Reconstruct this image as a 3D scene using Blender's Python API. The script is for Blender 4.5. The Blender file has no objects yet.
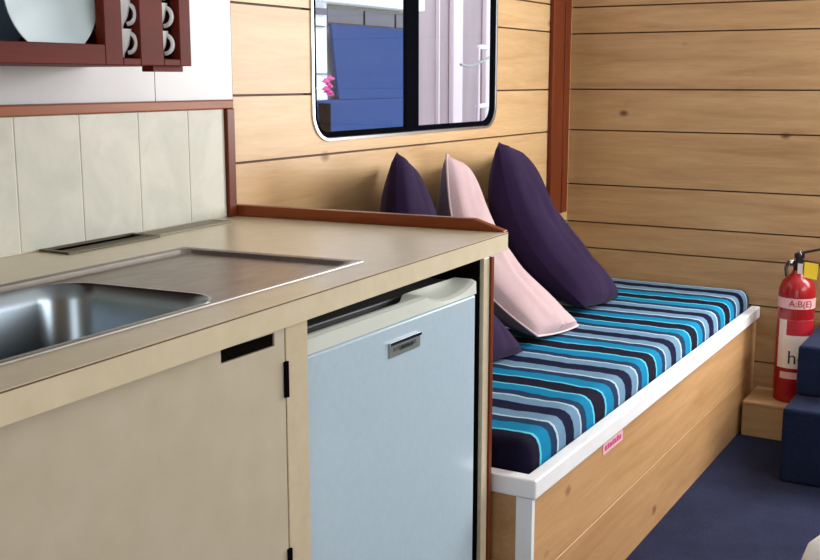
import bpy, bmesh, math, random
from mathutils import Vector, noise, Matrix
random.seed(7)
S = bpy.context.scene
COL = S.collection
PI = math.pi

# ------------------------------------------------------------------ camera
PITCH = math.radians(10.29); YAW = math.radians(30.13)
cd = bpy.data.cameras.new('camera'); cam = bpy.data.objects.new('camera', cd); COL.objects.link(cam)
fw = Vector((math.cos(YAW)*math.cos(PITCH), math.sin(YAW)*math.cos(PITCH), -math.sin(PITCH)))
cam.location = (0, 0, 1.16)
cam.rotation_euler = fw.to_track_quat('-Z', 'Y').to_euler()
cd.sensor_fit = 'HORIZONTAL'; cd.sensor_width = 36; cd.lens = 36*1102/820
cd.clip_start = 0.02; cd.clip_end = 200
S.camera = cam

# ------------------------------------------------------------------ world, light, exposure
w = bpy.data.worlds.new('overcast_sky'); S.world = w; w.use_nodes = True
bg = w.node_tree.nodes['Background']; bg.inputs[0].default_value = (0.86, 0.93, 1.0, 1); bg.inputs[1].default_value = 2.1
def area(name, loc, to, sx, sy, power, color):
    l = bpy.data.lights.new(name, 'AREA'); l.shape = 'RECTANGLE'; l.size = sx; l.size_y = sy
    l.energy = power; l.color = color
    o = bpy.data.objects.new(name, l); COL.objects.link(o); o.location = loc
    o.rotation_euler = (Vector(to)-Vector(loc)).to_track_quat('-Z', 'Y').to_euler()
    return o
# daylight coming in through the companionway and the side windows, then an added fill lamp
area('companionway_daylight', (3.74, -0.02, 1.32), (1.9, 0.75, 0.55), 0.8, 0.9, 38, (1.0, 0.98, 0.96))
area('side_window_daylight', (2.15, -1.27, 1.42), (1.9, 1.5, 0.75), 1.9, 0.6, 17, (0.94, 0.97, 1.0))
area('rear_fill', (-1.16, -0.1, 1.15), (1.5, 0.9, 0.6), 0.9, 1.2, 5, (0.95, 0.98, 1.0))  # unseen weak fill added behind the camera to lift the far wall
S.view_settings.view_transform = 'Standard'; S.view_settings.look = 'None'
S.view_settings.gamma = 1; S.view_settings.use_curve_mapping = False
S.view_settings.exposure = 0.2

# ------------------------------------------------------------------ materials
def srgb(r, g, b):
    f = lambda c: (c/255/12.92 if c/255 <= 0.04045 else ((c/255+0.055)/1.055)**2.4)
    return (f(r), f(g), f(b), 1)
def new_mat(name, col, rough=0.5, metal=0.0, spec=0.5):
    m = bpy.data.materials.new(name); m.use_nodes = True
    p = m.node_tree.nodes['Principled BSDF']
    p.inputs['Base Color'].default_value = col; p.inputs['Roughness'].default_value = rough
    p.inputs['Metallic'].default_value = metal; p.inputs['Specular IOR Level'].default_value = spec
    return m, m.node_tree, p
def nd(t, typ, **kw):
    n = t.nodes.new(typ)
    for k, v in kw.items(): setattr(n, k, v)
    return n
def coords(t, scale=(1, 1, 1)):
    tc = nd(t, 'ShaderNodeTexCoord'); mp = nd(t, 'ShaderNodeMapping'); mp.inputs['Scale'].default_value = scale
    t.links.new(tc.outputs['Object'], mp.inputs['Vector']); return mp.outputs[0]
def noisetex(t, vec, scale, detail=4, rough=0.55, dist=0.0):
    n = nd(t, 'ShaderNodeTexNoise'); n.inputs['Scale'].default_value = scale; n.inputs['Detail'].default_value = detail
    n.inputs['Roughness'].default_value = rough; n.inputs['Distortion'].default_value = dist
    t.links.new(vec, n.inputs['Vector']); return n.outputs['Fac']
def ramp(t, fac, stops, interp='LINEAR'):
    r = nd(t, 'ShaderNodeValToRGB'); r.color_ramp.interpolation = interp
    e = r.color_ramp.elements
    while len(e) < len(stops): e.new(0.5)
    for i, (p, c) in enumerate(stops): e[i].position = p; e[i].color = c
    t.links.new(fac, r.inputs[0]); return r.outputs[0]
def mixc(t, fac, a, b, mode='MIX'):
    m = nd(t, 'ShaderNodeMix', data_type='RGBA', blend_type=mode)
    for k, v in ((0, fac), (6, a), (7, b)):
        if hasattr(v, 'is_linked') or hasattr(v, 'links'): t.links.new(v, m.inputs[k])
        else: m.inputs[k].default_value = v
    return m.outputs[2]
def bump(t, p, h, strength=0.2, dist=0.002):
    b = nd(t, 'ShaderNodeBump'); b.inputs['Strength'].default_value = strength; b.inputs['Distance'].default_value = dist
    t.links.new(h, b.inputs['Height']); t.links.new(b.outputs[0], p.inputs['Normal'])
def speckled(name, c1, c2, scale=40, rough=0.5, bumps=0.1, metal=0, spec=0.5, stretch=(1, 1, 1), bd=0.001):
    m, t, p = new_mat(name, c1, rough, metal, spec)
    v = coords(t, stretch); f = noisetex(t, v, scale, 5)
    t.links.new(ramp(t, f, [(0.3, c1), (0.7, c2)]), p.inputs['Base Color'])
    if bumps: bump(t, p, f, bumps, bd)
    return m
def wood(name, base, dark, knot, axis='X', rough=0.42, knots=True, fig=1.0):
    m, t, p = new_mat(name, base, rough)
    st = {'X': (0.9, 6, 11), 'Y': (6, 0.9, 11), 'Z': (8, 8, 0.9)}[axis]
    v = coords(t, st)
    f = noisetex(t, v, 2.2*fig, 6, 0.62, 0.6)
    c = ramp(t, f, [(0.32, base), (0.56, tuple(0.55*a+0.45*b for a, b in zip(base, dark))), (0.78, dark)])
    f2 = noisetex(t, coords(t, tuple(s*5 for s in st)), 3, 3)
    c = mixc(t, 0.12, c, ramp(t, f2, [(0.35, (0.2, 0.2, 0.2, 1)), (0.7, (1, 1, 1, 1))]), 'MULTIPLY')
    if knots:
        vo = nd(t, 'ShaderNodeTexVoronoi'); vo.inputs['Scale'].default_value = 1.0
        ks = {'X': (4.1, 3, 6.3), 'Y': (3, 4.5, 7.0), 'Z': (5, 5, 3)}[axis]
        t.links.new(coords(t, ks), vo.inputs['Vector'])
        k = ramp(t, vo.outputs['Distance'], [(0.03, (1, 1, 1, 1)), (0.10, (0, 0, 0, 1))])
        c = mixc(t, k, c, knot)
    at = nd(t, 'ShaderNodeAttribute', attribute_name='tone')
    c = mixc(t, 1.0, c, ramp(t, at.outputs['Fac'], [(0, (0.86, 0.84, 0.8, 1)), (1, (1, 1, 1, 1))]), 'MULTIPLY')
    t.links.new(c, p.inputs['Base Color'])
    return m
WALLWOOD = wood('pine_laminate', srgb(226, 191, 144), srgb(202, 158, 106), srgb(150, 105, 65), 'X')
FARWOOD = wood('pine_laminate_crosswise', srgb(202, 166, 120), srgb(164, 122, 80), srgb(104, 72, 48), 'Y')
BENCHWOOD = wood('pine_laminate_bench', srgb(214, 170, 120), srgb(180, 132, 84), srgb(140, 95, 60), 'X')
MAHOG = wood('mahogany', srgb(108, 32, 20), srgb(80, 22, 14), srgb(60, 20, 14), 'X', 0.5, False)
MAHOG.node_tree.nodes['Principled BSDF'].inputs['Specular IOR Level'].default_value = 0.15
TRIMWOOD = wood('red_brown_trim', srgb(164, 90, 46), srgb(126, 60, 30), srgb(90, 40, 20), 'X', 0.36, False)
TRIMWOODY = wood('red_brown_trim_crosswise', srgb(150, 80, 42), srgb(112, 52, 26), srgb(90, 40, 20), 'Y', 0.36, False)
TRIMWOODZ = wood('red_brown_trim_upright', srgb(124, 58, 30), srgb(86, 34, 18), srgb(90, 40, 20), 'Z', 0.34, False)
for _m in (TRIMWOOD, TRIMWOODY, TRIMWOODZ): _m.node_tree.nodes['Principled BSDF'].inputs['Specular IOR Level'].default_value = 0.2
CREAM = speckled('cream_laminate', srgb(206, 192, 164), srgb(198, 183, 154), 60, 0.32, 0.03)
TOPCREAM = speckled('cream_worktop_laminate', srgb(214, 202, 174), srgb(205, 192, 162), 25, 0.28, 0.02)
DOORCREAM = speckled('cream_door_laminate', srgb(196, 186, 164), srgb(188, 177, 154), 18, 0.38, 0.03)
SEAM = new_mat('brown_edge_line', srgb(92, 62, 36), 0.6)[0]
DARK = new_mat('recess_shade_black', srgb(16, 13, 12), 0.9, 0, 0.0)[0]  # near-black colour stands in for the shade inside slots and niches
BLACK = new_mat('black_rubber', srgb(12, 13, 18), 0.6, 0, 0.0)[0]
BLACKPL = new_mat('black_plastic', srgb(22, 22, 26), 0.35)[0]
STEEL = speckled('brushed_steel', srgb(168, 164, 160), srgb(150, 145, 142), 30, 0.4, 0.04, 1.0, stretch=(1, 9, 9), bd=0.0004)
STEELD = speckled('worn_drainer_steel', srgb(156, 146, 138), srgb(134, 124, 118), 14, 0.36, 0.05, 1.0, stretch=(1, 3, 3), bd=0.0004)
BOWLSTEEL = new_mat('polished_bowl_steel', srgb(140, 150, 157), 0.27, 1.0)[0]
SILVER = new_mat('silver_frame_metal', srgb(205, 205, 208), 0.3, 1.0)[0]
BRASSDARK = new_mat('dark_bronze_grille', srgb(84, 78, 64), 0.45, 0.6)[0]
PALEGRILLE = new_mat('pale_grey_grille', srgb(138, 132, 116), 0.5, 0.3)[0]
WHITEWALL = speckled('white_wall_panel', srgb(198, 198, 200), srgb(190, 189, 192), 6, 0.35, 0.0)
WHITETRIM = speckled('white_painted_trim', srgb(248, 248, 250), srgb(240, 240, 244), 12, 0.35, 0.02)
CEIL = new_mat('white_ceiling', srgb(225, 222, 215), 0.6)[0]
FRIDGE = speckled('pale_blue_white_enamel', srgb(180, 201, 214), srgb(175, 196, 210), 90, 0.22, 0.01, bd=0.0004)
FRIDGECAP = new_mat('off_white_plastic', srgb(205, 210, 202), 0.35)[0]
FRIDGETOP = new_mat('charcoal_plastic', srgb(70, 72, 74), 0.5)[0]
BADGE = new_mat('grey_badge', srgb(150, 158, 155), 0.3, 0.5)[0]
BADGEINK = new_mat('badge_lettering', srgb(70, 82, 80), 0.5)[0]
CHROME = new_mat('chrome', srgb(225, 228, 230), 0.12, 1.0)[0]
CHINA = new_mat('white_china', srgb(236, 240, 240), 0.12)[0]
PLATE = new_mat('pale_blue_china', srgb(204, 222, 228), 0.12)[0]
PLATED = new_mat('slate_blue_china', srgb(88, 104, 122), 0.2)[0]
RED = new_mat('red_enamel', srgb(150, 20, 28), 0.22)[0]
LABELW = new_mat('white_label', srgb(226, 214, 208), 0.45)[0]
LABELP = new_mat('pale_pink_label', srgb(222, 178, 178), 0.45)[0]
INK = new_mat('black_ink', srgb(30, 28, 28), 0.5)[0]
REDINK = new_mat('red_ink', srgb(170, 20, 40), 0.5)[0]
YELLOW = new_mat('yellow_tag', srgb(240, 205, 40), 0.45)[0]
MAGENTA = new_mat('magenta_ink', srgb(206, 70, 130), 0.5)[0]
STICKERW = new_mat('faded_pink_sticker', srgb(236, 190, 196), 0.45)[0]
RUBBERW = new_mat('white_vinyl', srgb(240, 240, 238), 0.3)[0]

def fabric(name, c1, c2, scale=220, b=0.35):
    m, t, p = new_mat(name, c1, 0.95, 0, 0.1)
    v = coords(t); f = noisetex(t, v, scale, 3, 0.7); g = noisetex(t, v, 7, 3)
    c = mixc(t, 0.5, ramp(t, f, [(0.3, c1), (0.7, c2)]), ramp(t, g, [(0.3, c1), (0.7, c2)]))
    t.links.new(c, p.inputs['Base Color']); bump(t, p, f, b, 0.0015)
    p.inputs['Sheen Weight'].default_value = 0.03; p.inputs['Sheen Roughness'].default_value = 0.5
    return m
PLUM = fabric('aubergine_cloth', srgb(38, 25, 52), srgb(48, 33, 64))
PINK = fabric('dusty_pink_cloth', srgb(184, 156, 160), srgb(202, 176, 178))
PINKSHADE = fabric('shaded_pink_cloth', srgb(104, 92, 100), srgb(122, 108, 114))  # same pink pillow, the shade of its underside put into the colour
PIPING = fabric('pale_pink_piping', srgb(228, 200, 200), srgb(236, 210, 210))
CARPET = fabric('navy_carpet', srgb(17, 21, 42), srgb(40, 45, 74), 150, 0.9)
STEPCARPET = fabric('navy_step_carpet', srgb(14, 21, 42), srgb(28, 40, 68), 150, 0.9)
BLUECANVAS = fabric('blue_canvas', srgb(44, 70, 122), srgb(50, 76, 128), 20, 0.1)

def tile_mat():
    m, t, p = new_mat('sage_wall_tile', srgb(206, 206, 188), 0.45, 0, 0.3)
    v = coords(t); f = noisetex(t, v, 9, 5, 0.6, 0.8)
    c = ramp(t, f, [(0.3, srgb(188, 190, 178)), (0.62, srgb(206, 205, 193))])
    t.links.new(c, p.inputs['Base Color'])
    return m
TILE = tile_mat()
GROUT = new_mat('pale_grout', srgb(226, 222, 208), 0.7)[0]

def stripes_mat():
    m, t, p = new_mat('blue_striped_upholstery', srgb(20, 30, 60), 0.9, 0, 0.1)
    tc = nd(t, 'ShaderNodeTexCoord'); sx = nd(t, 'ShaderNodeSeparateXYZ'); t.links.new(tc.outputs['Object'], sx.inputs[0])
    n = noisetex(t, coords(t, (2.0, 4.5, 2)), 2.4, 2)
    ma = nd(t, 'ShaderNodeMath', operation='MULTIPLY_ADD'); t.links.new(n, ma.inputs[0]); ma.inputs[1].default_value = 0.042
    of = nd(t, 'ShaderNodeMath', operation='ADD'); of.inputs[1].default_value = 1.31; t.links.new(sx.outputs[0], of.inputs[0])
    t.links.new(of.outputs[0], ma.inputs[2])
    mo = nd(t, 'ShaderNodeMath', operation='MODULO'); t.links.new(ma.outputs[0], mo.inputs[0]); mo.inputs[1].default_value = 0.385
    dv = nd(t, 'ShaderNodeMath', operation='DIVIDE'); t.links.new(mo.outputs[0], dv.inputs[0]); dv.inputs[1].default_value = 0.385
    NV = srgb(14, 18, 52); TE = srgb(8, 128, 172); CY = srgb(96, 200, 226); GB = srgb(108, 144, 172); LT = srgb(180, 204, 220); SL = srgb(30, 56, 88); NB = srgb(16, 40, 84)
    PU = srgb(20, 17, 42)
    seq = [(PU, 5.5), (CY, .9), (TE, 4), (SL, 2.8), (LT, .8), (GB, 3.6), (NV, 4.6), (GB, 3.6), (LT, .8), (SL, 2.8), (TE, 4), (CY, .9)]
    tot = sum(k for _, k in seq); x = 0; st = []
    for c, k in seq: st.append((x/tot, c)); x += k
    c = ramp(t, dv.outputs[0], st, 'CONSTANT')
    f = noisetex(t, coords(t), 260, 3, 0.7)
    c = mixc(t, 0.3, c, ramp(t, f, [(0.3, (0.35, 0.35, 0.4, 1)), (0.7, (1, 1, 1, 1))]), 'MULTIPLY')
    t.links.new(c, p.inputs['Base Color']); bump(t, p, f, 0.7, 0.002)
    return m
STRIPES = stripes_mat()

def glass_mat():
    m = bpy.data.materials.new('clear_glass'); m.use_nodes = True; t = m.node_tree; t.nodes.clear()
    o = nd(t, 'ShaderNodeOutputMaterial'); tr = nd(t, 'ShaderNodeBsdfTransparent'); gl = nd(t, 'ShaderNodeBsdfGlossy')
    tr.inputs[0].default_value = (0.95, 0.96, 0.97, 1); gl.inputs['Roughness'].default_value = 0.02
    mx = nd(t, 'ShaderNodeMixShader'); mx.inputs[0].default_value = 0.05
    t.links.new(tr.outputs[0], mx.inputs[1]); t.links.new(gl.outputs[0], mx.inputs[2])
    t.links.new(mx.outputs[0], o.inputs[0]); return m
GLASS = glass_mat()

# ------------------------------------------------------------------ mesh helpers
class MB:
    def __init__(s): s.v = []; s.f = []; s.tone = []
    def add(s, vs, fs, tone=1.0):
        n = len(s.v); s.v += [tuple(p) for p in vs]; s.f += [tuple(n+i for i in f) for f in fs]; s.tone += [tone]*len(fs); return s
    def box(s, x0, x1, y0, y1, z0, z1, tone=1.0):
        return s.add([(x, y, z) for z in (z0, z1) for y in (y0, y1) for x in (x0, x1)],
                     [(0, 2, 3, 1), (4, 5, 7, 6), (0, 1, 5, 4), (2, 6, 7, 3), (0, 4, 6, 2), (1, 3, 7, 5)], tone)
    def prism(s, a, b, tone=1.0):           # two matching loops of points joined to a solid
        n = len(a)
        return s.add(list(a)+list(b), [tuple(range(n-1, -1, -1)), tuple(range(n, 2*n))]+[(i, (i+1) % n, n+(i+1) % n, n+i) for i in range(n)], tone)
    def zprism(s, pts, z0, z1, tone=1.0): return s.prism([(x, y, z0) for x, y in pts], [(x, y, z1) for x, y in pts], tone)
    def yprism(s, pts, y0, y1, tone=1.0): return s.prism([(x, y0, z) for x, z in pts], [(x, y1, z) for x, z in pts], tone)
    def ring(s, A, B, cap=False):           # bridge two loops of the same length
        n = len(A); return s.add(list(A)+list(B), [(i, (i+1) % n, n+(i+1) % n, n+i) for i in range(n)])
    def loops(s, L, cap0=False, cap1=False):
        n = len(L[0]); k = len(L); vs = [p for l in L for p in l]
        fs = [(j*n+i, j*n+(i+1) % n, (j+1)*n+(i+1) % n, (j+1)*n+i) for j in range(k-1) for i in range(n)]
        if cap0: fs.append(tuple(range(n-1, -1, -1)))
        if cap1: fs.append(tuple((k-1)*n+i for i in range(n)))
        return s.add(vs, fs)
    def lathe(s, prof, c=(0, 0), n=32, axis='Z', o=None):
        L = []
        for r, z in prof:
            l = []
            for i in range(n):
                a = 2*PI*i/n; p, q = r*math.cos(a), r*math.sin(a)
                if axis == 'Z': l.append((c[0]+p, c[1]+q, z))
                else: l.append((o[0]+p, o[1]+z, o[2]+q))     # axis Y
            L.append(l)
        return s.loops(L, True, True)
    def tube(s, pts, r, n=10):
        L = []; P = [Vector(p) for p in pts]
        for i, p in enumerate(P):
            d = (P[min(i+1, len(P)-1)]-P[max(i-1, 0)]).normalized()
            a = d.orthogonal().normalized() if i == 0 else (pa-d*pa.dot(d)).normalized()
            pa = a; b = d.cross(a)
            L.append([tuple(p+(a*math.cos(2*PI*k/n)+b*math.sin(2*PI*k/n))*r) for k in range(n)])
        return s.loops(L, True, True)
ORG = {}
def tagp(o, label=None, cat=None, group=None, kind=None):
    for k, v in (('label', label), ('category', cat), ('group', group), ('kind', kind)):
        if v: o[k] = v
    return o
def build(name, mb, mat, parent=None, label=None, cat=None, group=None, kind=None, base=None, smooth=False, bevel=0, seg=2, sub=0):
    org = Vector(ORG[parent.name]) if parent else Vector(base if base else (0, 0, 0))
    me = bpy.data.meshes.new(name)
    me.from_pydata([tuple(Vector(p)-org) for p in mb.v], [], mb.f); me.validate()
    bm = bmesh.new(); bm.from_mesh(me); bmesh.ops.recalc_face_normals(bm, faces=bm.faces); bm.to_mesh(me); bm.free()
    if len(me.polygons) == len(mb.tone):
        at = me.attributes.new('tone', 'FLOAT', 'FACE')
        for i, tv in enumerate(mb.tone): at.data[i].value = tv
    mats = mat if isinstance(mat, (list, tuple)) else [mat]
    for m in mats: me.materials.append(m)
    if smooth:
        for pz in me.polygons: pz.use_smooth = True
        me.set_sharp_from_angle(angle=math.radians(40))
    o = bpy.data.objects.new(name, me); COL.objects.link(o)
    if parent: o.parent = parent
    else: o.location = org
    ORG[o.name] = tuple(org)
    if bevel:
        b = o.modifiers.new('bevel', 'BEVEL'); b.width = bevel; b.segments = seg; b.limit_method = 'ANGLE'
    if sub:
        q = o.modifiers.new('subsurf', 'SUBSURF'); q.levels = sub; q.render_levels = sub
    return tagp(o, label, cat, group, kind)
def thing(name, loc, label, cat, group=None, kind=None):
    o = bpy.data.objects.new(name, None); COL.objects.link(o); o.location = loc; o.empty_display_size = 0.05
    ORG[o.name] = tuple(loc); return tagp(o, label, cat, group, kind)
def text_mb(txt, size, extrude=0.0004):
    c = bpy.data.curves.new('t', 'FONT'); c.body = txt; c.size = size; c.extrude = extrude; c.align_x = 'CENTER'; c.align_y = 'CENTER'
    c.resolution_u = 3
    o = bpy.data.objects.new('t', c); COL.objects.link(o); bpy.context.view_layer.update()
    me = o.to_mesh(); vs = [tuple(v.co) for v in me.vertices]; fs = [tuple(p.vertices) for p in me.polygons]
    o.to_mesh_clear(); bpy.data.objects.remove(o); bpy.data.curves.remove(c)
    return vs, fs

# ================================================================== THE SETTING
YW = 1.53; XF = 3.79; YR = -1.3; XB = -1.2; ZC = 1.95
fl = MB().box(XB, XF, YR, YW, -0.03, 0.0)
build('floor', fl, CARPET, kind='structure')
build('ceiling', MB().box(XB-.05, XF+.05, YR-.05, YW+.05, ZC, ZC+0.04), CEIL, kind='structure')

# plank joints share their heights on both walls
JZ = [0.0, 0.205, 0.40, 0.555, 0.649, 0.786, 0.982, 1.127, 1.322, 1.414, 1.61, 1.755, ZC]
G = 0.0026
# window opening: rounded rectangle
WX0, WX1, WZ0, WZ1, WR = 2.176, 3.168, 1.018, 1.56, 0.065
def rrect(x0, x1, z0, z1, r, n=8):
    P = []
    for cx, cz, a0 in ((x1-r, z1-r, 0), (x0+r, z1-r, 90), (x0+r, z0+r, 180), (x1-r, z0+r, 270)):
        for i in range(n+1):
            a = math.radians(a0+90*i/n); P.append((cx+r*math.cos(a), cz+r*math.sin(a)))
    return P
def half_inset(z):
    if z <= WZ0 or z >= WZ1: return None
    if z < WZ0+WR: d = WZ0+WR-z
    elif z > WZ1-WR: d = z-(WZ1-WR)
    else: return 0.0
    return WR-math.sqrt(max(0, WR*WR-d*d))
XM = (WX0+WX1)/2
wall = thing('wall_left', (0, 0, 0), None, None, kind='structure')
pk = MB()
for k in range(len(JZ)-1):
    z0, z1 = JZ[k]+G, JZ[k+1]-G; tone = [0.7, 0.2, 0.9, 0.5, 0.8, 0.35, 0.75, 0.4, 1.0, 0.3, 0.7, 0.5][k]
    zs = sorted(set([z0, z1]+[z0+(z1-z0)*i/24 for i in range(25)]+[z for z in (WZ0, WZ0+1e-4, WZ1, WZ1-1e-4) if z0 < z < z1]+[WZ0+WR*(1-math.cos(math.radians(a))) for a in range(5, 91, 7) if z0 < WZ0+WR*(1-math.cos(math.radians(a))) < z1]))
    for side in (0, 1):
        xo = 1.88 if side == 0 else XF
        inner = []
        for z in zs:
            h = half_inset(z)
            inner.append((XM if h is None else (WX0+h if side == 0 else WX1-h), z))
        pts = [(xo, z0)]+inner+[(xo, z1)]
        # split into quads for clean triangulation
        for a, b in zip(inner[:-1], inner[1:]):
            if abs(a[0]-xo) < 1e-6 and abs(b[0]-xo) < 1e-6: continue
            pk.yprism([(xo, a[1]), a, b, (xo, b[1])], YW, YW+0.012, tone)
build('planking', pk, WALLWOOD, wall)
bk = MB()
BB = YW+0.020
bk.box(XB, WX0-.001, YW+0.0125, BB, 0, ZC).box(WX1+.001, XF+.05, YW+0.0125, BB, 0, ZC)
bk.box(WX0-.001, WX1+.001, YW+0.0125, BB, 0, WZ0-.001).box(WX0-.001, WX1+.001, YW+0.0125, BB, WZ1+.001, ZC)
build('backing', bk, SEAM, wall)
build('white_panel', MB().box(XB, 1.6415, YW, YW+0.012, 1.119, ZC).box(1.6435, 1.879, YW, YW+0.012, 1.119, ZC), WHITEWALL, wall)
build('lower_panel', MB().box(XB, 1.879, YW, YW+0.012, 0, 0.869), CREAM, wall)
# splashback tiles with open grout lines
tl = MB()
def yt(x): return 1.519-.045*(1.86-x)     # the tiled part of the wall is packed out a little towards the left
xs = [-1.2, -.9, -.75, -.6, -.45, -.3, -.15, 0, .15, .3, .45, .60, .75, .90, 1.02, 1.132, 1.262, 1.412, 1.566, 1.714, 1.834]
for i in range(len(xs)-1):
    xa, xb = xs[i]+.0012, xs[i+1]-.0012
    tl.zprism([(xa, yt(xa)), (xb, yt(xb)), (xb, 1.5297), (xa, 1.5297)], 0.872, 1.10)
build('splashback_tiles', tl, TILE, wall, bevel=0.0012, seg=1)
build('grout', MB().zprism([(XB, yt(XB)+.0013), (1.8345, yt(1.8345)+.0013), (1.8345, 1.5298), (XB, 1.5298)], 0.8705, 1.0995), GROUT, wall)

# far wall with the companionway opening beyond the steps
farw = thing('wall_front', (0, 0, 0), None, None, kind='structure')
DY0, DY1, DZ0, DZ1 = -0.45, 0.42, 0.80, 1.80
pk = MB()
for k in range(len(JZ)-1):
    z0, z1 = JZ[k]+G, JZ[k+1]-G; tone = [0.6, 0.3, 0.8, 0.5, 0.9, 0.45, 0.7, 0.5, 0.85, 0.6, 0.3, 0.6][k]
    for ya, yb in ((DY1, YW), (YR, DY0)): pk.box(XF, XF+.012, ya, yb, z0, z1, tone)
    if z1 < DZ0: pk.box(XF, XF+.012, DY0, DY1, z0, z1, tone)
build('planking', pk, FARWOOD, farw)
bk = MB().box(XF+.0125, XF+.05, DY1, YW, 0, ZC).box(XF+.0125, XF+.05, YR, DY0, 0, ZC).box(XF+.0125, XF+.05, DY0, DY1, 0, 0.78).box(XF+.0125, XF+.05, DY0, DY1, DZ1, ZC)
build('backing', bk, SEAM, farw)
# wall on the right with two long windows, wall behind with an opening added for fill light (both out of frame)
rw = MB()
rw.box(XB, XF, YR-.04, YR, 0, 1.12).box(XB, XF, YR-.04, YR, 1.72, ZC).box(XB, 1.1, YR-.04, YR, 1.12, 1.72).box(3.2, XF, YR-.04, YR, 1.12, 1.72)
build('wall_right', rw, WALLWOOD, kind='structure')
bw = MB().box(XB-.04, XB, YR, -.55, 0, ZC).box(XB-.04, XB, .35, YW, 0, ZC).box(XB-.04, XB, -.55, .35, 1.75, ZC)
build('wall_back', bw, CREAM, kind='structure')

# trims
build('trim_1', MB().zprism([(XB, yt(XB)-.006), (1.860, yt(1.860)-.006), (1.860, 1.5295), (XB, 1.5295)], 1.1005, 1.1185), TRIMWOOD, kind='structure', bevel=.002)
build('trim_2', MB().box(1.835, 1.860, 1.510, 1.5295, 0.871, 1.1003), TRIMWOODZ, kind='structure', bevel=.002)
cp = MB().box(3.590, 3.690, 1.5135, 1.5295, 0.690, ZC).box(3.6905, 3.740, 1.510, 1.5295, 0.688, ZC)
build('trim_3', cp, TRIMWOODZ, kind='structure', bevel=.003)

# window
win = thing('window_1', (0, 0, 0), None, None, kind='structure')
def frame_loops(ins_pairs, n=8):
    L = []
    for ins, y in ins_pairs:
        L.append([(x, y, z) for x, z in rrect(WX0+ins, WX1-ins, WZ0+ins, WZ1-ins, max(WR-ins, .01), n)])
    return L
def closed(L):
    m = MB(); m.loops(L+[L[0]]); return m
build('outer_frame', closed(frame_loops([(-.006, YW-.0005), (-.005, YW-.0045), (.002, YW-.005), (.004, YW-.001), (.004, YW+.02), (-.006, YW+.012), (-.006, YW-.0005)])), SILVER, win, smooth=True)
build('gasket', closed(frame_loops([(.004, YW-.0015), (.016, YW-.001), (.017, YW+.012), (.004, YW+.012)])), BLACK, win, smooth=True)
build('mullion', MB().box(2.618, 2.688, YW+.001, YW+.012, WZ0+.016, WZ1-.016), BLACK, win, bevel=.002)
build('pane', MB().box(WX0+.015, 2.62, YW+.006, YW+.009, WZ0+.015, WZ1-.015), GLASS, win)
build('pane', MB().box(2.687, WX1-.015, YW+.007, YW+.010, WZ0+.015, WZ1-.015), GLASS, win)

# ================================================================== LEFT SIDE: WORKTOP, SINK, CABINET, FRIDGE
FS = 0.0456
def yfront(x): return .842+FS*(x-.677)
XR = 1.928
# sink frame of reference (slightly skewed like the worktop)
SO = Vector((1.487, .947, 0)); SA = Vector((-1, -.040, 0)); SB = Vector((-.085, 1, 0))
def sk(a, b, z): p = SO+SA*a+SB*b; return (p.x, p.y, z)
SL, SW = 0.93, 0.356
top = thing('worktop', (0.65, 1.2, 0.835), 'cream laminate worktop with brown edge line running from the tiles to above the fridge', 'worktop')
m = MB()
out = [(-.6, yfront(-.6)), (XR, yfront(XR)), (1.8925, 1.5295), (-.6, 1.5295)]
# keep clear of the tile panel
out = [(-.6, yfront(-.6)), (XR, yfront(XR)), (1.894, 1.5295), (-.6, 1.5295)]
inn = [sk(SL-.010, .010, 0)[:2], sk(.010, .010, 0)[:2], sk(.010, SW-.010, 0)[:2], sk(SL-.010, SW-.010, 0)[:2]]
for i in range(4):
    j = (i+1) % 4; m.zprism([out[i], out[j], inn[j], inn[i]], .835, .870)
build('top', m, TOPCREAM, top)
e = MB().prism([(-.6, yfront(-.6)-.0004, .8672), (XR, yfront(XR)-.0004, .8672), (XR, yfront(XR)+.001, .8672), (-.6, yfront(-.6)+.001, .8672)],
               [(-.6, yfront(-.6)-.0004, .8690), (XR, yfront(XR)-.0004, .8690), (XR, yfront(XR)+.001, .8690), (-.6, yfront(-.6)+.001, .8690)])
build('edge_line', e, SEAM, top)
# rail of red brown wood along the end of the worktop, ramped down at its front
def rx(y): return XR+(1.894-XR)*(y-yfront(XR))/(1.5295-yfront(XR))
y0, y1, y2 = .903, .965, 1.5055
y2 = 1.5285
a = [(rx(y0)-.012, y0, .8702), (rx(y1)-.018, y1, .8702), (1.8625, y2, .8702), (1.8625, y2, .894), (rx(y1)-.018, y1, .894), (rx(y0)-.012, y0, .873)]
b = [(x+(.018 if y < 1.4 else .024), y, z) for x, y, z in a]
build('edge_rail', MB().prism(a, b), TRIMWOODY, top, bevel=.002, label='red brown wooden rail')

sink = thing('kitchen_sink', tuple(sk(SL/2, SW/2, .87)), 'stainless steel inset sink with bowl and flat drainer set in the cream worktop', 'sink')
def srr(a0, a1, b0, b1, r, z, n=10): return [sk(a, b, z) for a, b in rrect(a0, a1, b0, b1, r, n)]
def quadfill(mb, outer, holes):
    bm = bmesh.new(); ed = []
    for l in [outer]+holes:
        vs = [bm.verts.new(p) for p in l]
        for i in range(len(vs)): ed.append(bm.edges.new((vs[i], vs[(i+1) % len(vs)])))
    bmesh.ops.triangle_fill(bm, edges=ed, use_beauty=True, use_dissolve=False)
    bm.verts.index_update(); bm.verts.ensure_lookup_table()
    mb.add([v.co[:] for v in bm.verts], [tuple(v.index for v in f.verts) for f in bm.faces]); bm.free()
T = .8704
rim = MB()
prof = [(0, .004, T), (0.001, .005, T+.0018), (.009, .012, T+.0022), (.014, .016, T+.0006), (.017, .020, T-.005), (.019, .024, T-.0068), (.023, .028, T-.0062)]
L = [srr(i, SL-i, i, SW-i, r, z) for i, r, z in prof]
rim.loops(L)
build('rim', rim, STEEL, sink, smooth=True)
bowl_r = (.315, .80, .030, .328)
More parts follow.
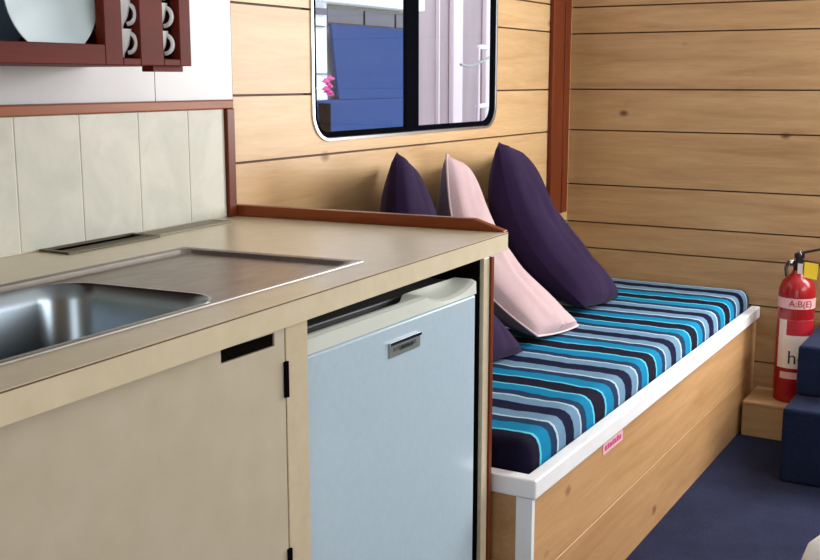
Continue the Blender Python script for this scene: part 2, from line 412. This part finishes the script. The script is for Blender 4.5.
bl = srr(bowl_r[0], bowl_r[1], bowl_r[2], bowl_r[3], .062, T-.0062)
fld = MB(); quadfill(fld, L[-1], [bl])
build('drainer', fld, STEELD, sink, smooth=True)
bowl = MB()
bp = [(0, .062, T-.0062), (.0005, .062, T-.0048), (.004, .060, T-.0048), (.008, .058, T-.009), (.013, .056, T-.03), (.022, .055, T-.09), (.03, .055, T-.130), (.045, .055, T-.147), (.07, .05, T-.152), (.11, .03, T-.153)]
LB = [srr(bowl_r[0]+i, bowl_r[1]-i, bowl_r[2]+i, bowl_r[3]-i, r, z) for i, r, z in bp]
bowl.loops(LB, False, True)
bo = build('bowl', bowl, BOWLSTEEL, sink, smooth=True)
dc = sk(.58, .176, 0)
build('drain', MB().lathe([(.001, T-.1525), (.022, T-.1525), (.028, T-.150), (.030, T-.151), (.030, T-.1535), (.001, T-.1535)], (dc[0], dc[1]), 28), CHROME, bo, smooth=True)

def grille(x0, x1, y0, y1, slant, mt, slat, lab, span=1.0):
    t = thing('vent_grille', ((x0+x1)/2, (y0+y1)/2, .870), lab, 'vent')
    def q(x, y, z): return (x, y+slant*(x-x0), z)
    m = MB()
    def bar(xa, xb, ya, yb, za, zb): m.prism([q(xa, ya, za), q(xb, ya, za), q(xb, yb, za), q(xa, yb, za)], [q(xa, ya, zb), q(xb, ya, zb), q(xb, yb, zb), q(xa, yb, zb)])
    bar(x0, x1, y0, y0+.008, .8702, .874); bar(x0, x1, y1-.008, y1, .8702, .874); bar(x0, x0+.01, y0+.008, y1-.008, .8702, .874); bar(x1-.01, x1, y0+.008, y1-.008, .8702, .874)
    build('frame', m, mt, t, bevel=.0006, seg=1)
    m = MB(); bar = lambda xa, xb, ya, yb, za, zb: m.prism([q(xa, ya, za), q(xb, ya, za), q(xb, yb, za), q(xa, yb, za)], [q(xa, ya, zb), q(xb, ya, zb), q(xb, yb, zb), q(xa, yb, zb)])
    bar(x0+.01, x1-.01, y0+.008, y1-.008, .8702, .8706); build('recess_shade', m, DARK, t)  # near-black sheet paints the shade below the slats
    m = MB(); n = slat
    for i in range(n):
        ya = y0+.008+(y1-y0-.016)*span*(i+.25)/n; yb = ya+(y1-y0-.016)*span*.42/n
        m.prism([q(x0+.01, ya, .8708), q(x1-.01, ya, .8708), q(x1-.01, yb, .8732), q(x0+.01, yb, .8732)], [q(x0+.01, ya, .8716), q(x1-.01, ya, .8716), q(x1-.01, yb, .8738), q(x0+.01, yb, .8738)])
    build('slats', m, mt, t)
grille(1.298, 1.535, 1.418, 1.490, .055, BRASSDARK, 2, 'dark bronze vent grille in the worktop below the tiles, left one with the black opening', .45)
grille(1.538, 1.772, 1.440, 1.492, .060, PALEGRILLE, 3, 'paler vent grille in the worktop nearest the red brown corner post')

# base cabinet
DX = 1.168
cab = thing('base_cabinet', (.5, 1.2, 0), 'cream base cabinet with flat doors below the sink', 'cabinet')
m = MB().box(-.58, 1.221, .905, .925, .06, .10).box(-.58, -.56, .905, 1.5, 0.0, .834).box(1.205, 1.221, .905, 1.5, 0.0, .834).box(-.56, 1.205, .905, 1.5, .06, .08).box(-.56, 1.205, 1.48, 1.5, .08, .834)
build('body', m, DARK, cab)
build('stile', MB().box(DX+.0035, 1.222, .874, .905, 0.0, .834), CREAM, cab, bevel=.001)
def door(x0, x1, slot):
    if slot:
        sx0, sx1, sz0, sz1 = slot; o = [(x0, .05), (x1, .05), (x1, .8335), (x0, .8335)]; i = [(sx0, sz0), (sx1, sz0), (sx1, sz1), (sx0, sz1)]
        m = MB()
        for k in range(4):
            j = (k+1) % 4; m.yprism([o[k], o[j], i[j], i[k]], .874, .892)
    else: m = MB().box(x0, x1, .874, .892, .05, .8335)
    return build('door', m, DOORCREAM, cab)
d1 = door(.32, DX, (1.036, 1.146, .811, .829))
build('slot_shade', MB().box(1.0365, 1.1455, .8765, .8915, .8115, .8285), DARK, d1)  # black plate filling the slot in place of its inner shade
for z in (.735, .466): build('hinge', MB().box(DX-.0035, DX+.0025, .870, .8735, z, z+.05).lathe([(.0022, z), (.0022, z+.05)], (DX+.0018, .871), 10), BLACK, d1)
door(-.56, .3165, None)
ep = MB().box(1.810, 1.834, .892, 1.5, 0, .8345)
endp = build('end_panel', ep, CREAM, cab, bevel=.001)
build('end_edge_strip', MB().box(1.8345, 1.845, .888, 1.5, 0, .8345), TRIMWOODZ, cab)
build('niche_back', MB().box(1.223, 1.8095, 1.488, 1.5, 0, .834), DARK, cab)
build('niche_lining', MB().box(1.8040, 1.8098, .900, 1.487, 0, .834), DARK, cab)  # lining coloured near-black for the shade beside the fridge

# fridge
FX0, FX1, FY = 1.233, 1.766, .886
fr = thing('fridge', ((FX0+FX1)/2, 1.17, 0), 'small pale blue white bar fridge tucked under the worktop', 'fridge')
build('body', MB().box(FX0+.004, FX1-.004, FY+.05, 1.44, 0.03, .785), FRIDGE, fr, bevel=.004)
build('top_cover', MB().box(FX0+.002, FX1-.002, FY+.052, 1.44, .7855, .798), FRIDGETOP, fr, bevel=.003)
for x in (FX0+.03, FX1-.05):
    build('foot', MB().box(x, x+.02, FY+.08, FY+.10, 0, .03), BLACKPL, fr)
dr = build('door', MB().box(FX0, FX1, FY, FY+.046, .035, .7760), FRIDGE, fr, bevel=.005, seg=3)
# moulded top strip with a scooped grip at its right
nx, ny = 90, 14
g = MB(); vs = []; YD = .046; CAPB = .7770
def ydep(x):
    q = max(0, min(1, (x-1.50)/.09)); return .012+.032*q*q*(3-2*q)
def captop(x, y):
    u = (x-1.672)/.088; d = (y-FY)/.040
    s = max(0, 1-u*u)**.8*max(0, 1-d*d*.9)**.5 if abs(u) < 1 else 0
    soft = .0035*math.exp(-((y-FY)/.005)**2)
    drop = .004*max(0, min(1, (x-FX0)/.3))
    return .803-.017*s-soft-drop*0
for i in range(nx+1):
    x = FX0+(FX1-FX0)*i/nx
    for j in range(ny+1):
        y = FY+ydep(x)*j/ny; vs.append((x, y, captop(x, y)))
fs = [(i*(ny+1)+j, (i+1)*(ny+1)+j, (i+1)*(ny+1)+j+1, i*(ny+1)+j+1) for i in range(nx) for j in range(ny)]
base = len(vs)
for i in range(nx+1): vs.append((FX0+(FX1-FX0)*i/nx, FY-.001, CAPB))
for i in range(nx+1): vs.append((FX0+(FX1-FX0)*i/nx, FY+ydep(FX0+(FX1-FX0)*i/nx), CAPB))
for i in range(nx):
    fs.append((base+i, base+i+1, (i+1)*(ny+1), i*(ny+1)))
    fs.append((base+nx+1+i, i*(ny+1)+ny, (i+1)*(ny+1)+ny, base+nx+2+i))
    fs.append((base+i, base+nx+1+i, base+nx+2+i, base+i+1))
fs.append(tuple([j for j in range(ny+1)]+[base+nx+1, base])); fs.append(tuple([nx*(ny+1)+j for j in range(ny+1)]+[base+2*nx+1, base+nx]))
g.add(vs, fs)
build('grip_strip', g, FRIDGECAP, dr, smooth=True, label='off-white moulded strip with scooped grip')
build('door_top_strip', MB().box(FX0+.002, FX1-.004, FY+.0455, FY+.0475, CAPB, .796), FRIDGETOP, dr)
bx0, bx1, bz0, bz1 = 1.458, 1.556, .723, .747
bd = build('badge', MB().box(bx0, bx1, FY-.003, FY-.0002, bz0, bz1), BADGE, dr, bevel=.0008, label='grey badge with bright top edge')
build('badge_edge', MB().box(bx0-.001, bx1+.001, FY-.005, FY-.0032, bz1-.004, bz1+.001), CHROME, dr)
m = MB(); x = bx0+.010
for k, wd in enumerate((.007, .003, .006, .007, .005, .007, .003, .006, .007)):
    m.box(x, x+wd, FY-.0036, FY-.0031, bz1-.015, bz1-.008); x += wd+.0028
m.box(bx0+.03, bx1-.025, FY-.0036, FY-.0031, bz0+.007, bz0+.014)
build('badge_lettering', m, BADGEINK, dr)

# wall cabinet (dark red mahogany) with plates and stacked cups
CY0 = 1.28; CZ0 = 1.183; CZ1 = 1.80
wc = thing('wall_cabinet', (1.0, 1.40, CZ0), 'dark red mahogany wall cabinet with open fronts hanging above the tiles', 'cabinet')
m = MB(); CX0, CX1 = .55, 1.466
m.box(CX0, CX1, CY0+.02, 1.529, CZ0, CZ0+.012).box(CX0, CX1, CY0+.02, 1.529, CZ1-.012, CZ1)
m.box(CX0, CX0+.012, CY0+.02, 1.529, CZ0+.012, CZ1-.012).box(CX1-.012, CX1, CY0+.02, 1.529, CZ0+.012, CZ1-.012)
m.box(CX0+.012, CX1-.012, 1.515, 1.529, CZ0+.012, CZ1-.012)
build('body', m, MAHOG, wc)
m = MB()
m.box(CX0, 1.268, CY0, CY0+.0195, CZ0, 1.214).box(1.268, 1.306, CY0, CY0+.0195, CZ0, CZ1).box(CX0, 1.268, CY0, CY0+.0195, CZ1-.03, CZ1)
m.box(CX0, CX0+.03, CY0, CY0+.0195, 1.214, CZ1-.03)
m.box(1.306, 1.345, CY0, CY0+.0195, CZ0, 1.194)
m.box(1.345, 1.399, CY0, CY0+.0195, CZ0, CZ1).box(1.399, 1.438, CY0, CY0+.0195, CZ0, 1.194).box(1.438, CX1, CY0, CY0+.0195, CZ0, CZ1)
build('face_frame', m, MAHOG, wc, bevel=.0012, seg=1)
build('mounting_block', MB().box(1.388, 1.460, 1.295, 1.32, 1.1735, 1.1828), MAHOG, wc)

def plate(cx, cy, cz, r, mat, lab, tilt=8):
    t = thing('dinner_plate', (cx, cy, cz-r), lab, 'plate', None)
    prof = [(.001, .004), (r*.55, .004), (r*.62, .006), (r*.95, .016), (r, .018), (r*.995, .0195), (r*.93, .0185), (r*.62, .0095), (r*.55, .0075), (.001, .0070)]
    L = []
    a = math.radians(tilt)
    for rr, h in prof:
        l = []
        for i in range(56):
            an = 2*PI*i/56; X = rr*math.cos(an); Z = rr*math.sin(an); Yv = -h
            l.append((cx+X, cy+Yv*math.cos(a)+(Z+r)*math.sin(a), cz-r+(Z+r)*math.cos(a)+h*math.sin(a)*0))
        L.append(l)
    m = MB().loops(L, True, True)
    return build('dish', m, mat, t, smooth=True)
plate(1.190, 1.318, 1.2845, .089, PLATE, 'large pale blue plate standing upright in the mahogany wall cabinet', 4)
plate(1.100, 1.362, 1.2835, .088, PLATED, 'slate blue plate leaning at the left behind the pale blue plate', 9)

def cup(x, y, z, lab, grp, s=1.0, src=None, ang=0):
    t = thing('teacup', (x, y, z), lab, 'cup', grp)
    r = .030*s; h = .046*s
    pr = [(.001, .001), (r*.55, 0), (r*.58, .004), (r*.62, .007), (r*.85, h*.45), (r, h*.92), (r*1.03, h), (r*.97, h), (r*.93, h*.9), (r*.78, h*.45), (r*.5, .010), (.001, .009)]
    build('bowl', MB().lathe([(a, z+b) for a, b in pr], (x, y), 32), CHINA, t, smooth=True)
    P = []
    for i in range(13):
        a = -PI/2+PI*i/12; q = r*.80+.014*s*math.cos(a); P.append((x+q*.5, y-q*.866, z+h*.52+.016*s*math.sin(a)))
    build('handle', MB().tube(P, .0038*s, 10), CHINA, t, smooth=True)
for k in range(3):
    z = CZ0+.0125+.0452*k
    cup(1.328, 1.322, z, ['white teacup at the bottom of the left stack in the mahogany cabinet', 'white teacup second up in the left stack in the mahogany cabinet', 'white teacup third up in the left stack in the mahogany cabinet'][k], 'teacups stacked in the wall cabinet', .97)
    cup(1.413, 1.322, z, ['white teacup at the bottom of the right stack, nearest the cabinet end', 'white teacup second up in the right stack, nearest the cabinet end', 'white teacup third up in the right stack, nearest the cabinet end'][k], 'teacups stacked in the wall cabinet', .97)

# ================================================================== BENCH
BX0, BX1, BY0, BY1 = 1.872, 3.786, .815, 1.5285
be = thing('storage_bench', ((BX0+BX1)/2, 1.17, 0), 'built-in pine bench with white lip around the striped cushion', 'bench')
m = MB()
for z0, z1, tn in ((.0, .180, .3), (.183, .360, .8)): m.prism([(BX0+.0035, BY0, z0), (BX1, BY0+.010, z0), (BX1, BY0+.026, z0), (BX0+.0035, BY0+.016, z0)], [(BX0+.0035, BY0, z1), (BX1, BY0+.010, z1), (BX1, BY0+.026, z1), (BX0+.0035, BY0+.016, z1)], tn)
build('front_panel', m, BENCHWOOD, be, bevel=.0008, seg=1)
build('end_panel', MB().box(BX0+.001, BX0+.004, BY0, BY1, 0, .360, .2), BENCHWOOD, be)
build('carcass', MB().box(BX0+.0045, BX1, BY0+.0265, BY1, 0, .352), SEAM, be)
build('seat_board', MB().box(BX0+.03, BX1, BY0+.03, BY1, .3525, .3595), BENCHWOOD, be)
lip = MB().zprism([(BX0-.006, .803), (BX1, .815), (BX1, .845), (BX0+.026, .833), (BX0+.026, BY1), (BX0-.006, BY1)], .3605, .400)
build('lip', lip, WHITETRIM, be, bevel=.004, seg=3, label='white painted lip')
build('corner_strip', MB().box(BX0-.003, BX0+.003, BY0-.004, BY0+.030, 0, .3600).box(BX0+.0031, BX0+.010, BY0-.004, BY0-.0002, 0, .3600), WHITETRIM, be, label='white corner strip')
st = build('sticker', MB().box(2.272, 2.404, BY0+.0006, BY0+.0018, .326, .352), STICKERW, be, label='small faded pink and magenta sticker')
m = MB(); x = 2.284
for wd, hh in ((.012, .012), (.010, .014), (.014, .011), (.008, .014), (.013, .012), (.011, .014), (.012, .011)):
    m.box(x, x+wd, BY0+.0000, BY0+.0005, .333, .333+hh); x += wd+.0045
build('sticker_print', m, MAGENTA, be)

# seat cushion
CUX0, CUX1, CUY0, CUY1, CUZ0, CUZ1 = 1.908, 3.78, .838, 1.524, .3598, .458
cu = MB(); L = []
def cl(i, z): return [(x, y+(.010*(x-CUX0)/(CUX1-CUX0) if y < 1.2 else 0), z) for x, y in rrect(CUX0+i, CUX1-i, CUY0+i, CUY1-i, max(.03-i*.6, .006), 6)]
L = [cl(.014, CUZ0), (cl(.004, CUZ0+.008)), cl(0, CUZ0+.03), cl(0, CUZ1-.04), cl(.003, CUZ1-.022), cl(.010, CUZ1-.009), cl(.022, CUZ1-.002), cl(.040, CUZ1)]
cu.loops(L, True, True)
build('seat_cushion', cu, STRIPES, None, 'long seat cushion with navy, teal and grey-blue stripes lying on the pine bench', 'cushion', base=((CUX0+CUX1)/2, 1.17, CUZ0), smooth=True)

# throw pillows: four corners, pressed against wall and seat
ZS = CUZ1+.0015
def pillow(NB, FB, FT, NT, T, lab, mats, piping=None, sag=(0, 0, 0), seed=0, wr=.006, groups=None):
    NB, FB, FT, NT = map(Vector, (NB, FB, FT, NT)); sag = Vector(sag); N = 40
    C = (NB+FB+FT+NT)/4
    t = thing('throw_pillow', (C.x, C.y, ZS), lab, 'pillow', groups)
    ctr = lambda u, v: NB*(1-u)*(1-v)+FB*u*(1-v)+FT*u*v+NT*(1-u)*v
    n = ((FB-NB+FT-NT).cross(NT-NB+FT-FB)).normalized()
    if n.y > 0: n = -n
    def mid(u, v):
        uu = u+.07*math.sin(PI*v)**1.0*(0.5-u)*2*abs(2*u-1)**.6*1.0
        vv = v+(.045 if v > .5 else -.01)*math.sin(PI*u)*(0.5-v)*2*abs(2*v-1)**.6
        return ctr(uu, vv)+sag*math.sin(PI*v)
    def clampp(p):
        y = min(p.y, YW-.003); z = p.z
        if z < ZS: z = ZS+(z-ZS)*.02 if False else ZS
        return (min(p.x, XF-.004), y, z)
    def surf(side):
        vs = []
        for i in range(N+1):
            for j in range(N+1):
                u, v = i/N, j/N
                b = (16*u*(1-u)*v*(1-v))
                h = T*(b**.42)
                p = mid(u, v)
                e = b**.5
                wv = noise.noise(Vector((u*3.1+seed, v*2.6, side*3.0+seed)))*wr*2.2*e+noise.noise(Vector((u*9+seed, v*5, side*7.0)))*wr*e
                # creases that radiate from the corners
                p = p+n*(side*h+wv)
                vs.append(clampp(p))
        return vs
    fs = [(i*(N+1)+j, (i+1)*(N+1)+j, (i+1)*(N+1)+j+1, i*(N+1)+j+1) for i in range(N) for j in range(N)]
    mf = MB().add(surf(1), fs); nf = len(fs)
    front = build('front_cover', mf, mats[0], t, smooth=True)
    back = build('back_cover', MB().add(surf(-1), fs), mats[1], t, smooth=True)
    if piping:
        P = [mid(i/N, 0) for i in range(N+1)]+[mid(1, j/N) for j in range(1, N+1)]+[mid(1-i/N, 1) for i in range(1, N+1)]+[mid(0, 1-j/N) for j in range(1, N)]
        P = [Vector(clampp(p)) for p in P]
        P = [Vector((p.x, min(p.y, YW-.004), max(p.z, ZS+.0028))) for p in P]
        P.append(P[0])
        build('piping', MB().tube(P, .0028, 8), piping, t, smooth=True)
    return t
pillow((2.64, 1.14, .490), (2.935, 1.14, .462), (2.84, 1.49, .925), (2.485, 1.335, .975), .082, 'dusty pink pillow with its shade-darkened back leaning between the two aubergine pillows', (PINK, PINKSHADE), PIPING, sag=(-.05, .055, -.045), seed=3)
pillow((3.02, 1.155, .500), (3.40, 1.185, .462), (3.19, 1.49, .935), (2.80, 1.34, .992), .098, 'large aubergine pillow leaning on the wall right of the pink pillow', (PLUM, PLUM), None, sag=(-.03, .05, -.03), seed=11, wr=.008)
pillow((2.24, 1.155, .500), (2.570, 1.15, .462), (2.51, 1.49, .945), (2.195, 1.31, .999), .078, 'aubergine pillow half hidden behind the worktop, left of the pink pillow', (PLUM, PLUM), None, sag=(-.03, .05, -.03), seed=23)

# ================================================================== LEDGE, STEPS, EXTINGUISHER, FENDER
lg = thing('ledge', (3.69, .72, 0), 'low pine ledge at the foot of the far wall carrying the fire extinguisher', 'ledge')
build('riser', MB().box(3.592, 3.788, .6245, .812, 0, .105), FARWOOD, lg)
build('top_board', MB().box(3.586, 3.788, .6245, .812, .1055, .119), FARWOOD, lg, bevel=.004)
sp = thing('carpeted_steps', (3.55, .1, 0), 'navy carpeted companionway steps beside the fire extinguisher', 'steps')
build('lower_step', MB().box(3.205, 3.785, -.45, .611, 0, .224), STEPCARPET, sp, bevel=.012, seg=3)
build('upper_step', MB().box(3.360, 3.785, -.45, .607, .2245, .378), STEPCARPET, sp, bevel=.012, seg=3)

EX, EY, EZ, ER = 3.688, .6795, .1195, .058
ex = thing('fire_extinguisher', (EX, EY, EZ), 'red fire extinguisher with black valve and yellow tag standing on the pine ledge', 'fire extinguisher')
cyl = build('cylinder', MB().lathe([(.03, EZ), (ER-.004, EZ), (ER-.001, EZ+.004), (ER, EZ+.012), (ER, .470), (ER*.97, .492), (ER*.85, .514), (ER*.6, .531), (.022, .540), (.018, .552), (.001, .553)], (EX, EY), 48), RED, ex, smooth=True)
def arc(r, z0, z1, a0, a1, n=24, th=.0006):
    m = MB(); A = [math.radians(a0+(a1-a0)*i/n) for i in range(n+1)]
    o = [(EX+(r+th)*math.cos(a), EY+(r+th)*math.sin(a)) for a in A]; i_ = [(EX+(r+.0001)*math.cos(a), EY+(r+.0001)*math.sin(a)) for a in reversed(A)]
    for k in range(n):
        m.zprism([o[k], o[k+1], i_[n-k-1], i_[n-k]], z0, z1)
    return m
build('upper_label', arc(ER, .432, .466, 105, 285), LABELP, cyl, label='pale pink label band')
build('main_label', arc(ER, .235, .395, 135, 265), LABELW, cyl, label='white label with black lettering')
build('red_panel', arc(ER+.0006, .345, .395, 165, 265), REDINK, cyl)
build('lower_label', arc(ER, .200, .222, 150, 265), LABELP, cyl)
def wrap(txt, size, ac, zc, r, mat, nm):
    vs, fs = text_mb(txt, size)
    m = MB().add([(EX+(r+z)*math.cos(math.radians(ac)+x/r), EY+(r+z)*math.sin(math.radians(ac)+x/r), zc+y) for x, y, z in vs], fs)
    build(nm, m, mat, cyl)
wrap('A:B(E)', .030, 205, .449, ER+.0012, REDINK, 'lettering')
wrap('ho', .062, 203, .270, ER+.0012, INK, 'lettering')
m = MB()
for k in range(5): 
    pass
build('valve', MB().lathe([(.014, .5525), (.017, .556), (.017, .566), (.012, .570), (.012, .590), (.016, .592), (.016, .606), (.001, .607)], (EX, EY), 24), BLACKPL, ex, smooth=True)
# levers point towards the steps
m = MB().prism([(EX-.010, EY+.012, .600), (EX+.010, EY+.012, .600), (EX+.010, EY-.085, .628), (EX-.010, EY-.085, .628)], [(EX-.010, EY+.012, .608), (EX+.010, EY+.012, .608), (EX+.010, EY-.085, .634), (EX-.010, EY-.085, .634)])
build('lever', m, BLACKPL, ex, bevel=.002)
m = MB().prism([(EX-.009, EY+.010, .582), (EX+.009, EY+.010, .582), (EX+.009, EY-.080, .572), (EX-.009, EY-.080, .572)], [(EX-.009, EY+.010, .588), (EX+.009, EY+.010, .588), (EX+.009, EY-.080, .578), (EX-.009, EY-.080, .578)])
build('carry_handle', m, BLACKPL, ex, bevel=.002)
build('gauge', MB().lathe([(.001, 0), (.011, 0), (.012, .002), (.012, .010), (.001, .010)], n=20, axis='Y', o=(EX-.018, EY+.014, .578)), CHROME, ex, smooth=True)
build('safety_pin', MB().tube([(EX-.022+.010*math.cos(a*PI/8), EY-.008, .612+.010*math.sin(a*PI/8)) for a in range(17)], .0018, 8), CHROME, ex, smooth=True)
build('hose', MB().tube([(EX, EY+.012, .575), (EX-.01, EY+.030, .578), (EX-.02, EY+.036, .560), (EX-.03, EY+.030, .535)], .006, 10), BLACKPL, ex, smooth=True)
tg = MB().prism([(EX-.030, EY-.022, .535), (EX-.026, EY-.062, .528), (EX-.022, EY-.064, .580), (EX-.026, EY-.022, .584)], [(EX-.0292, EY-.022, .535), (EX-.0252, EY-.062, .528), (EX-.0212, EY-.064, .580), (EX-.0252, EY-.022, .584)])
build('tag', tg, YELLOW, ex, label='yellow inspection tag')
build('white_tag', MB().box(EX-.030, EX-.0292, EY-.018, EY-.002, .545, .578), LABELW, ex, label='small white tag')

fn = thing('boat_fender', (2.135, .285, 0), 'white rounded end of a fender standing at the bottom right corner', 'fender')
build('body', MB().lathe([(.02, 0), (.045, .004), (.062, .02), (.070, .05), (.071, .20), (.068, .24), (.058, .272), (.040, .291), (.020, .299), (.001, .301)], (2.135, .285), 40), RUBBERW, fn, smooth=True)

# ================================================================== OUTSIDE THE WINDOW
OUTW = new_mat('white_gelcoat', srgb(236, 240, 244), 0.4)[0]
OUTP = speckled('pale_lilac_render', srgb(170, 152, 157), srgb(156, 140, 147), 3, 0.7, 0.0, stretch=(3, 3, .4))
OUTPILLAR = new_mat('pinkish_column_paint', srgb(224, 208, 214), 0.6)[0]
OUTG = new_mat('grey_tinted_glass', srgb(84, 84, 98), 0.25)[0]
DOCK = speckled('grey_dock_boards', srgb(120, 118, 116), srgb(96, 94, 92), 12, 0.8, 0.1)
build('dock', MB().box(1, 14, 2.4, 9, -.4, -.3), DOCK, None, kind='structure')
mb_ = thing('moored_boat', (4.6, 3.4, -.3), 'white cabin boat with hanging blue canvas moored outside the window', 'boat')
build('cabin_side', MB().box(3.6, 4.470, 3.05, 4.2, -.3, 1.70), OUTW, mb_, bevel=.01)
build('hull', MB().box(4.33, 5.26, 3.02, 4.2, -.3, 1.065), BLUECANVAS, mb_, bevel=.01, label='blue hull side')
build('canvas', MB().prism([(4.535, 3.030, 1.066), (5.25, 3.030, 1.066), (5.25, 3.030, 1.424), (4.475, 3.030, 1.424)], [(4.535, 3.045, 1.066), (5.25, 3.045, 1.066), (5.25, 3.045, 1.424), (4.475, 3.045, 1.424)]), BLUECANVAS, mb_, label='hanging blue canvas')
build('saloon_wall', MB().box(4.4705, 5.26, 3.10, 4.2, 1.066, 1.70), OUTW, mb_)
wr_ = MB()
for a, b in ((4.48, 4.795), (4.815, 5.10), (5.12, 5.25)): wr_.box(a, b, 3.055, 3.069, 1.432, 1.500)
build('saloon_windows', wr_, OUTG, mb_, label='row of grey tinted windows')
build('window_surround', MB().box(4.471, 5.26, 3.07, 3.099, 1.424, 1.512), PALEGRILLE, mb_)
build('roof', MB().box(3.5, 5.30, 2.98, 4.3, 1.520, 1.60), OUTW, mb_, bevel=.01)
build('side_vent', MB().box(4.33, 4.44, 3.03, 3.049, 1.462, 1.492), OUTG, mb_)
build('rubbing_strip', MB().box(3.6, 4.43, 3.035, 3.049, 1.405, 1.411).box(3.6, 4.47, 3.035, 3.049, 1.185, 1.190), OUTG, mb_)
build('fender_board', MB().box(4.335, 4.385, 2.98, 3.015, .80, 1.05), BLACK, mb_)
m = MB()
for k in range(7): 
    a = k*1.3; m.lathe([(.004, 1.085+.012*k), (.020+.006*math.sin(a), 1.092+.012*k), (.004, 1.108+.012*k)], (4.325-.018*(k % 3), 2.94), 10)
build('bunting', m, new_mat('pink_flowers', srgb(214, 92, 158), 0.7)[0], None, 'pink flowers hanging at the left edge of the window view', 'flowers', kind='stuff')

bd_ = thing('dockside_building', (7.2, 4.3, -.3), 'pale lilac dockside building seen through the right window pane', 'building')
build('wall', MB().box(6.3, 9.6, 4.2, 5.2, -.3, 3.2), OUTP, bd_)
build('blue_panel', MB().box(6.70, 7.26, 4.16, 4.198, -.3, 1.27), BLUECANVAS, bd_)
m = MB()
for x in (7.28, ): m.box(x+.35, x+.365, 4.17, 4.199, -.3, 3.2)
build('downpipe', m, OUTPILLAR, bd_)
build('column', MB().box(7.84, 8.00, 4.15, 4.198, -.3, 3.2), OUTPILLAR, bd_, bevel=.01, label='pinkish white column')
build('column', MB().box(8.42, 8.50, 4.15, 4.198, -.3, 3.2), OUTPILLAR, bd_, bevel=.01)
rl = thing('dock_railing', (8.0, 3.95, -.3), 'white pipe railing with a sagging rope beside the lilac building', 'railing')
build('rail', MB().tube([(7.78, 3.9, 1.41), (9.3, 3.9, 1.43)], .018, 10), OUTW, rl)
build('rail', MB().tube([(7.78, 3.9, .96), (9.3, 3.9, .97)], .018, 10), OUTW, rl)
build('post', MB().tube([(9.2, 3.9, -.3), (9.2, 3.9, 1.43)], .02, 10), OUTW, rl)
build('post', MB().tube([(7.78, 3.9, -.3), (7.78, 3.9, 1.41)], .010, 10), OUTPILLAR, rl)
build('rope', MB().tube([(7.42+.07*k, 3.87, 1.272-.02*math.sin(k*.3)+.016*max(0, k-2)) for k in range(14)], .010, 8), BADGE, rl, label='grey rope')
